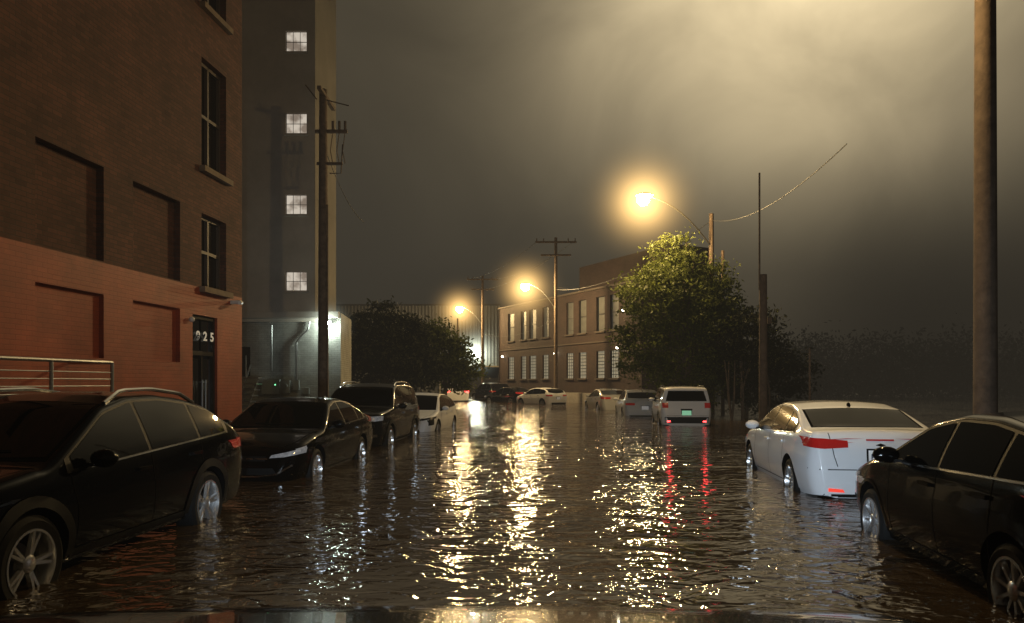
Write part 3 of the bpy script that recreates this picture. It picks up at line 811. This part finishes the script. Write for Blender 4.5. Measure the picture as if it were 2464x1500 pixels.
H_EV = [('front', [(.5, .74), (.9, .80)], [(.5, .79), (.9, .86)], 2), ('front', [(-.6, .30), (.6, .30)], [(-.5, .5), (.5, .5)], 2), ('side', [(.1, .6), (.4, .62)], [(.1, .8), (.45, .86)], 2)]
TAIL_C = [('rear', [(.40, .90), (.70, .88), (.9, .90)], [(.40, .985), (.70, 1.01), (.9, 1.02)], 4), ('side', [(4.12, .93), (4.5, .89)], [(4.22, 1.02), (4.5, 1.01)], 4),
          ('rear', [(.46, .33), (.66, .34)], [(.48, .37), (.66, .385)], 8), ('rear', [(-.17, .985), (.17, .985)], [(-.17, 1.005), (.17, 1.005)], 4),
          ('rear', [(-.75, .24), (.75, .24)], [(-.7, .31), (.7, .31)], 2), ('rear', [(-.06, .93), (0, .915), (.06, .93)], [(-.06, .935), (0, .955), (.06, .935)], 6),
          ('rline', [(-.86, .62), (.86, .62)], .012, 6), ('rline', [(-.62, 1.08), (-.58, .80), (-.54, .66)], .01, 6), ('rline', [(.62, 1.08), (.58, .80), (.54, .66)], .01, 6)]
TAIL_S = [('rear', [(.5, .98), (.9, .95)], [(.5, 1.06), (.9, 1.06)], 4), ('side', [(4.35, .98), (4.72, .94)], [(4.3, 1.08), (4.72, 1.08)], 4)]
TAIL_SB = [('rear', [(.5, .93), (.9, .90)], [(.5, 1.0), (.9, 1.0)], 4), ('side', [(4.42, .93), (4.72, .88)], [(4.40, 1.02), (4.72, 1.0)], 4)]
TAIL_J = [('rear', [(.62, .93), (.82, .93)], [(.62, 1.11), (.82, 1.11)], 4), ('rear', [(.55, .44), (.66, .44)], [(.55, .49), (.66, .49)], 11),
          ('rear', [(-.85, .40), (.85, .40)], [(-.85, .62), (.85, .62)], 2), ('rline', [(-.72, .66), (.72, .66)], .012, 6), ('rear', [(-.2, .86), (.2, .86)], [(-.2, .90), (.2, .90)], 2)]
TAIL_G = [('rear', [(.45, .86), (.85, .86)], [(.45, .96), (.85, .96)], 4), ('rear', [(-.7, .3), (.7, .3)], [(-.7, .42), (.7, .42)], 2)]
r_ = math.radians
make_car('parked_suv', (-4.41, 4.41), r_(3.5), False, .18, T_SUV1, 1.87, 1.58, 2.69, .95, PB, (.94, 1.09), .24, .36, .68,
         [1.42, 2.55, 3.5, 4.12], (1.25, 2.12), (3.9, 4.42), H_SUVB, TAIL_SB, suv=True, rails=(2.2, 3.75), lod=1)
make_car('parked_sedan', (-4.13, 11.1), r_(3.5), False, .26, T_SEDAN, 1.87, 1.48, 2.74, .97, PB, (.92, 1.03), .2, .34, .68,
         [1.6, 2.65, 3.55, 3.95], (1.42, 2.2), (3.45, 4.2), H_SEDAN, TAIL_S, spokes=10)
make_car('parked_suv', (-3.92, 17.0), r_(4.5), False, .27, T_SUV2, 1.9, 1.76, 2.75, .92, PG, (1.08, 1.14), .26, .37, .74,
         [1.5, 2.5, 3.5, 4.3], (1.36, 1.98), (4.42, 4.55), H_SUV, TAIL_S, suv=True, rails=(2.2, 4.1), spokes=6)
make_car('parked_hatchback', (-3.32, 22.4), r_(6), False, .42, T_EV, 1.86, 1.58, 2.75, .92, PW, (.98, 1.1), .24, .36, .68,
         [1.4, 2.45, 3.4, 4.0], (1.2, 2.05), (3.8, 4.3), H_EV, TAIL_G, suv=False)
fe = make_car('parked_sedan', (5.2, 13.9), r_(6.3), True, .25, T_COMP, 1.82, 1.47, 2.65, .88, PW, (.93, 1.04), .2, .335, .70,
         [1.35, 2.35, 3.2, 3.7], (1.15, 1.95), (3.4, 4.05), H_SEDAN, TAIL_C, spokes=7, plate=(.79, 5))
cu = bpy.data.curves.new('plate_text', 'FONT'); cu.body = 'RE5 1'; cu.size = .12; cu.align_x = 'CENTER'; cu.extrude = .001; cu.materials.append(PTXT)
o = bpy.data.objects.new('plate_text', cu); COL.objects.link(o); o.parent = fe; o.location = (4.546, 0, .745); o.rotation_euler = (math.pi/2, 0, math.pi/2)
make_car('parked_hatchback', (4.48, 8.0), r_(7), True, .19, T_HATCH, 1.76, 1.46, 2.5, .84, PB, (.93, 1.03), .2, .32, .70,
         [1.3, 2.25, 3.1, 3.7], (1.1, 1.85), (3.55, 3.98), H_SEDAN, TAIL_G, spokes=9)
make_car('parked_suv', (6.5, 29.85), r_(6), True, .32, T_JEEP, 1.82, 1.69, 2.57, .84, PW, (1.08, 1.12), .26, .35, .78,
         [1.35, 2.3, 3.2, 3.9], (1.18, 1.62), (3.97, 4.10), H_SUV, TAIL_J, suv=True, rails=(1.95, 3.8), spokes=5, plate=(.76, 10))
make_car('parked_hatchback', (6.1, 37.6), r_(2), True, .38, T_EV, 1.84, 1.58, 2.7, .92, PW, (.98, 1.1), .24, .35, .68,
         [1.4, 2.45, 3.4, 4.0], (1.2, 2.05), (3.8, 4.3), H_EV, TAIL_G, lod=0, plate=(.75, 5))
make_car('parked_sedan', (5.2, 45.2), r_(-8), True, .3, T_COMP, 1.82, 1.47, 2.65, .88, PS, (.93, 1.04), .2, .335, .70,
         [1.35, 2.35, 3.2, 3.7], (1.15, 1.95), (3.4, 4.05), H_SEDAN, TAIL_C[:2], lod=0)
make_car('parked_hatchback', (.9, 55.0), r_(-34), True, .3, T_HATCH, 1.8, 1.46, 2.6, .84, PW, (.93, 1.03), .2, .33, .70,
         [1.3, 2.25, 3.1, 3.7], (1.1, 1.85), (3.55, 3.98), H_SEDAN, TAIL_G, lod=0, lit=False, plate=(.72, 5))
make_car('parked_sedan', (-1.7, 60), r_(-38), True, .3, T_SEDAN, 1.85, 1.48, 2.74, .97, PB, (.92, 1.03), .2, .34, .68,
         [1.6, 2.65, 3.55, 3.95], (1.42, 2.2), (3.45, 4.2), H_SEDAN, TAIL_S, lod=0, plate=(.78, 5))
make_car('parked_suv', (-2.9, 67), r_(-25), True, .25, T_SUV2, 1.95, 1.76, 2.75, .92, PG, (1.08, 1.14), .26, .37, .74,
         [1.5, 2.5, 3.5, 4.3], (1.36, 1.98), (4.42, 4.55), H_SUV, TAIL_S, suv=True, lod=0)
make_car('suv', (-4.75, 62.0), r_(-6), True, .2, T_SUV2, 1.95, 1.76, 2.75, .92, PW, (1.08, 1.14), .26, .37, .74,
         [1.5, 2.5, 3.5, 4.3], (1.36, 1.98), (4.42, 4.55), H_SUV, TAIL_S, lit=True, lod=0)
T_OWN = [(0, .6), (.03, .85), (.08, 1.0), (.16, 1.08), (.3, 1.13), (.7, 1.18), (1.3, 1.2), (4.5, 1.2)]
own = make_car('car_hood', (-.15, 1.95), 0, True, .143, T_OWN, 2.3, 1.6, 2.7, .9, paint('paint_own', (.006, .006, .007), .15, .002, .5), (1.3, 1.3), .25, .36, .8, cut=1.35)
for i, (x, yaw) in enumerate(((-.95, -14), (.65, 2))):
    ld = bpy.data.lights.new('headlamp', 'SPOT'); ld.energy = 1500 if i == 0 else 550; ld.color = (.72, .86, 1); ld.spot_size = r_(84); ld.spot_blend = .8; ld.shadow_soft_size = .06
    lo = bpy.data.objects.new('headlamp_%d' % (i+1), ld); COL.objects.link(lo)
    lo.parent = own
    lo.location = (-.12, x, .82)
    lo.rotation_euler = (r_(90+1), 0, r_(90+yaw))

# ------------------------------------------------------------------ mist layer
m = bpy.data.materials.new('night_mist'); m.use_nodes = True; nt = m.node_tree; N = nt.nodes; L = nt.links; N.clear()
o = N.new('ShaderNodeOutputMaterial'); ab = N.new('ShaderNodeVolumeAbsorption'); ab.inputs['Color'].default_value = (0, 0, 0, 1); ab.inputs['Density'].default_value = .009
em = N.new('ShaderNodeEmission'); em.inputs[0].default_value = (1, .85, .62, 1); em.inputs[1].default_value = .009*.038  # uniform emission painted in for light the mist would scatter
adn = N.new('ShaderNodeAddShader'); L.new(ab.outputs[0], adn.inputs[0]); L.new(em.outputs[0], adn.inputs[1]); L.new(adn.outputs[0], o.inputs['Volume'])
m.cycles.homogeneous_volume = True; m.cycles.emission_sampling = 'NONE'
mb = MB(); mb.box((0, 58, 9), (200, 110, 18.2), 0); mb.obj('glow_mist', [m])

# ------------------------------------------------------------------ world
w = bpy.data.worlds.new('World'); scene.world = w; w.use_nodes = True
nt = w.node_tree; N = nt.nodes; L = nt.links; N.clear()
out = N.new('ShaderNodeOutputWorld'); bg = N.new('ShaderNodeBackground'); L.new(bg.outputs[0], out.inputs[0])
tc = N.new('ShaderNodeTexCoord')
dt = N.new('ShaderNodeVectorMath'); dt.operation = 'DOT_PRODUCT'; L.new(tc.outputs['Generated'], dt.inputs[0])
g = Vector((.31, .82, .49)).normalized(); dt.inputs[1].default_value = g
def lobe(k, amp):
    a = N.new('ShaderNodeMath'); a.operation = 'MULTIPLY_ADD'; L.new(dt.outputs['Value'], a.inputs[0]); a.inputs[1].default_value = k; a.inputs[2].default_value = -k
    b = N.new('ShaderNodeMath'); b.operation = 'EXPONENT'; L.new(a.outputs[0], b.inputs[0])
    c = N.new('ShaderNodeMath'); c.operation = 'MULTIPLY'; L.new(b.outputs[0], c.inputs[0]); c.inputs[1].default_value = amp; return c.outputs[0]
s1 = N.new('ShaderNodeMath'); s1.operation = 'ADD'; L.new(lobe(40, 1.1), s1.inputs[0]); L.new(lobe(10, .09), s1.inputs[1])
no = N.new('ShaderNodeTexNoise'); no.inputs['Scale'].default_value = 4.2; no.inputs['Detail'].default_value = 5; no.inputs['Roughness'].default_value = .5; no.inputs['Distortion'].default_value = .5
L.new(tc.outputs['Generated'], no.inputs['Vector'])
mr = N.new('ShaderNodeMapRange'); mr.inputs['From Min'].default_value = .3; mr.inputs['From Max'].default_value = .7; mr.inputs['To Min'].default_value = .62; mr.inputs['To Max'].default_value = 1.28
L.new(no.outputs['Fac'], mr.inputs['Value'])
m1 = N.new('ShaderNodeMath'); m1.operation = 'MULTIPLY'; L.new(s1.outputs[0], m1.inputs[0]); L.new(mr.outputs[0], m1.inputs[1])
gc = N.new('ShaderNodeVectorMath'); gc.operation = 'SCALE'; gc.inputs[0].default_value = (1.0, .80, .47); L.new(m1.outputs[0], gc.inputs['Scale'])
sp = N.new('ShaderNodeSeparateXYZ'); L.new(tc.outputs['Generated'], sp.inputs[0])
cr = N.new('ShaderNodeValToRGB'); L.new(sp.outputs[2], cr.inputs['Fac'])
el = cr.color_ramp.elements; el[0].position = 0; el[0].color = (.030, .026, .019, 1); el[1].position = 1; el[1].color = (.02, .017, .013, 1)
q = el.new(.15); q.color = (.048, .042, .031, 1); q = el.new(.4); q.color = (.052, .043, .029, 1)
sx = N.new('ShaderNodeMapRange'); sx.interpolation_type = 'SMOOTHSTEP'; sx.inputs['From Min'].default_value = .22; sx.inputs['From Max'].default_value = .50; L.new(sp.outputs[0], sx.inputs['Value'])
sz = N.new('ShaderNodeMapRange'); sz.interpolation_type = 'SMOOTHSTEP'; sz.inputs['From Min'].default_value = .06; sz.inputs['From Max'].default_value = .30; sz.inputs['To Min'].default_value = .93; sz.inputs['To Max'].default_value = 0; L.new(sp.outputs[2], sz.inputs['Value'])
dk = N.new('ShaderNodeMath'); dk.operation = 'MULTIPLY'; L.new(sx.outputs[0], dk.inputs[0]); L.new(sz.outputs[0], dk.inputs[1])
iv = N.new('ShaderNodeMath'); iv.operation = 'SUBTRACT'; iv.inputs[0].default_value = 1; L.new(dk.outputs[0], iv.inputs[1])
ad = N.new('ShaderNodeVectorMath'); ad.operation = 'ADD'; L.new(gc.outputs[0], ad.inputs[0]); L.new(cr.outputs[0], ad.inputs[1])
sc = N.new('ShaderNodeVectorMath'); sc.operation = 'SCALE'; L.new(ad.outputs[0], sc.inputs[0]); L.new(iv.outputs[0], sc.inputs['Scale'])
sk = N.new('ShaderNodeTexSky'); sk.sky_type = 'NISHITA'; sk.sun_disc = False; sk.sun_elevation = r_(-6); sk.sun_rotation = r_(200)
ss = N.new('ShaderNodeVectorMath'); ss.operation = 'SCALE'; ss.inputs['Scale'].default_value = .0005; L.new(sk.outputs[0], ss.inputs[0])
a2 = N.new('ShaderNodeVectorMath'); a2.operation = 'ADD'; L.new(sc.outputs[0], a2.inputs[0]); L.new(ss.outputs[0], a2.inputs[1])
L.new(a2.outputs[0], bg.inputs[0]); bg.inputs[1].default_value = 1

# ------------------------------------------------------------------ camera
cd = bpy.data.cameras.new('camera'); co = bpy.data.objects.new('camera', cd); COL.objects.link(co)
co.location = (0, 0, 1.48); co.rotation_euler = (math.pi/2, 0, 0); cd.lens = 26; cd.sensor_width = 36; cd.shift_y = .0698
cd.clip_start = .05; cd.clip_end = 2000; scene.camera = co
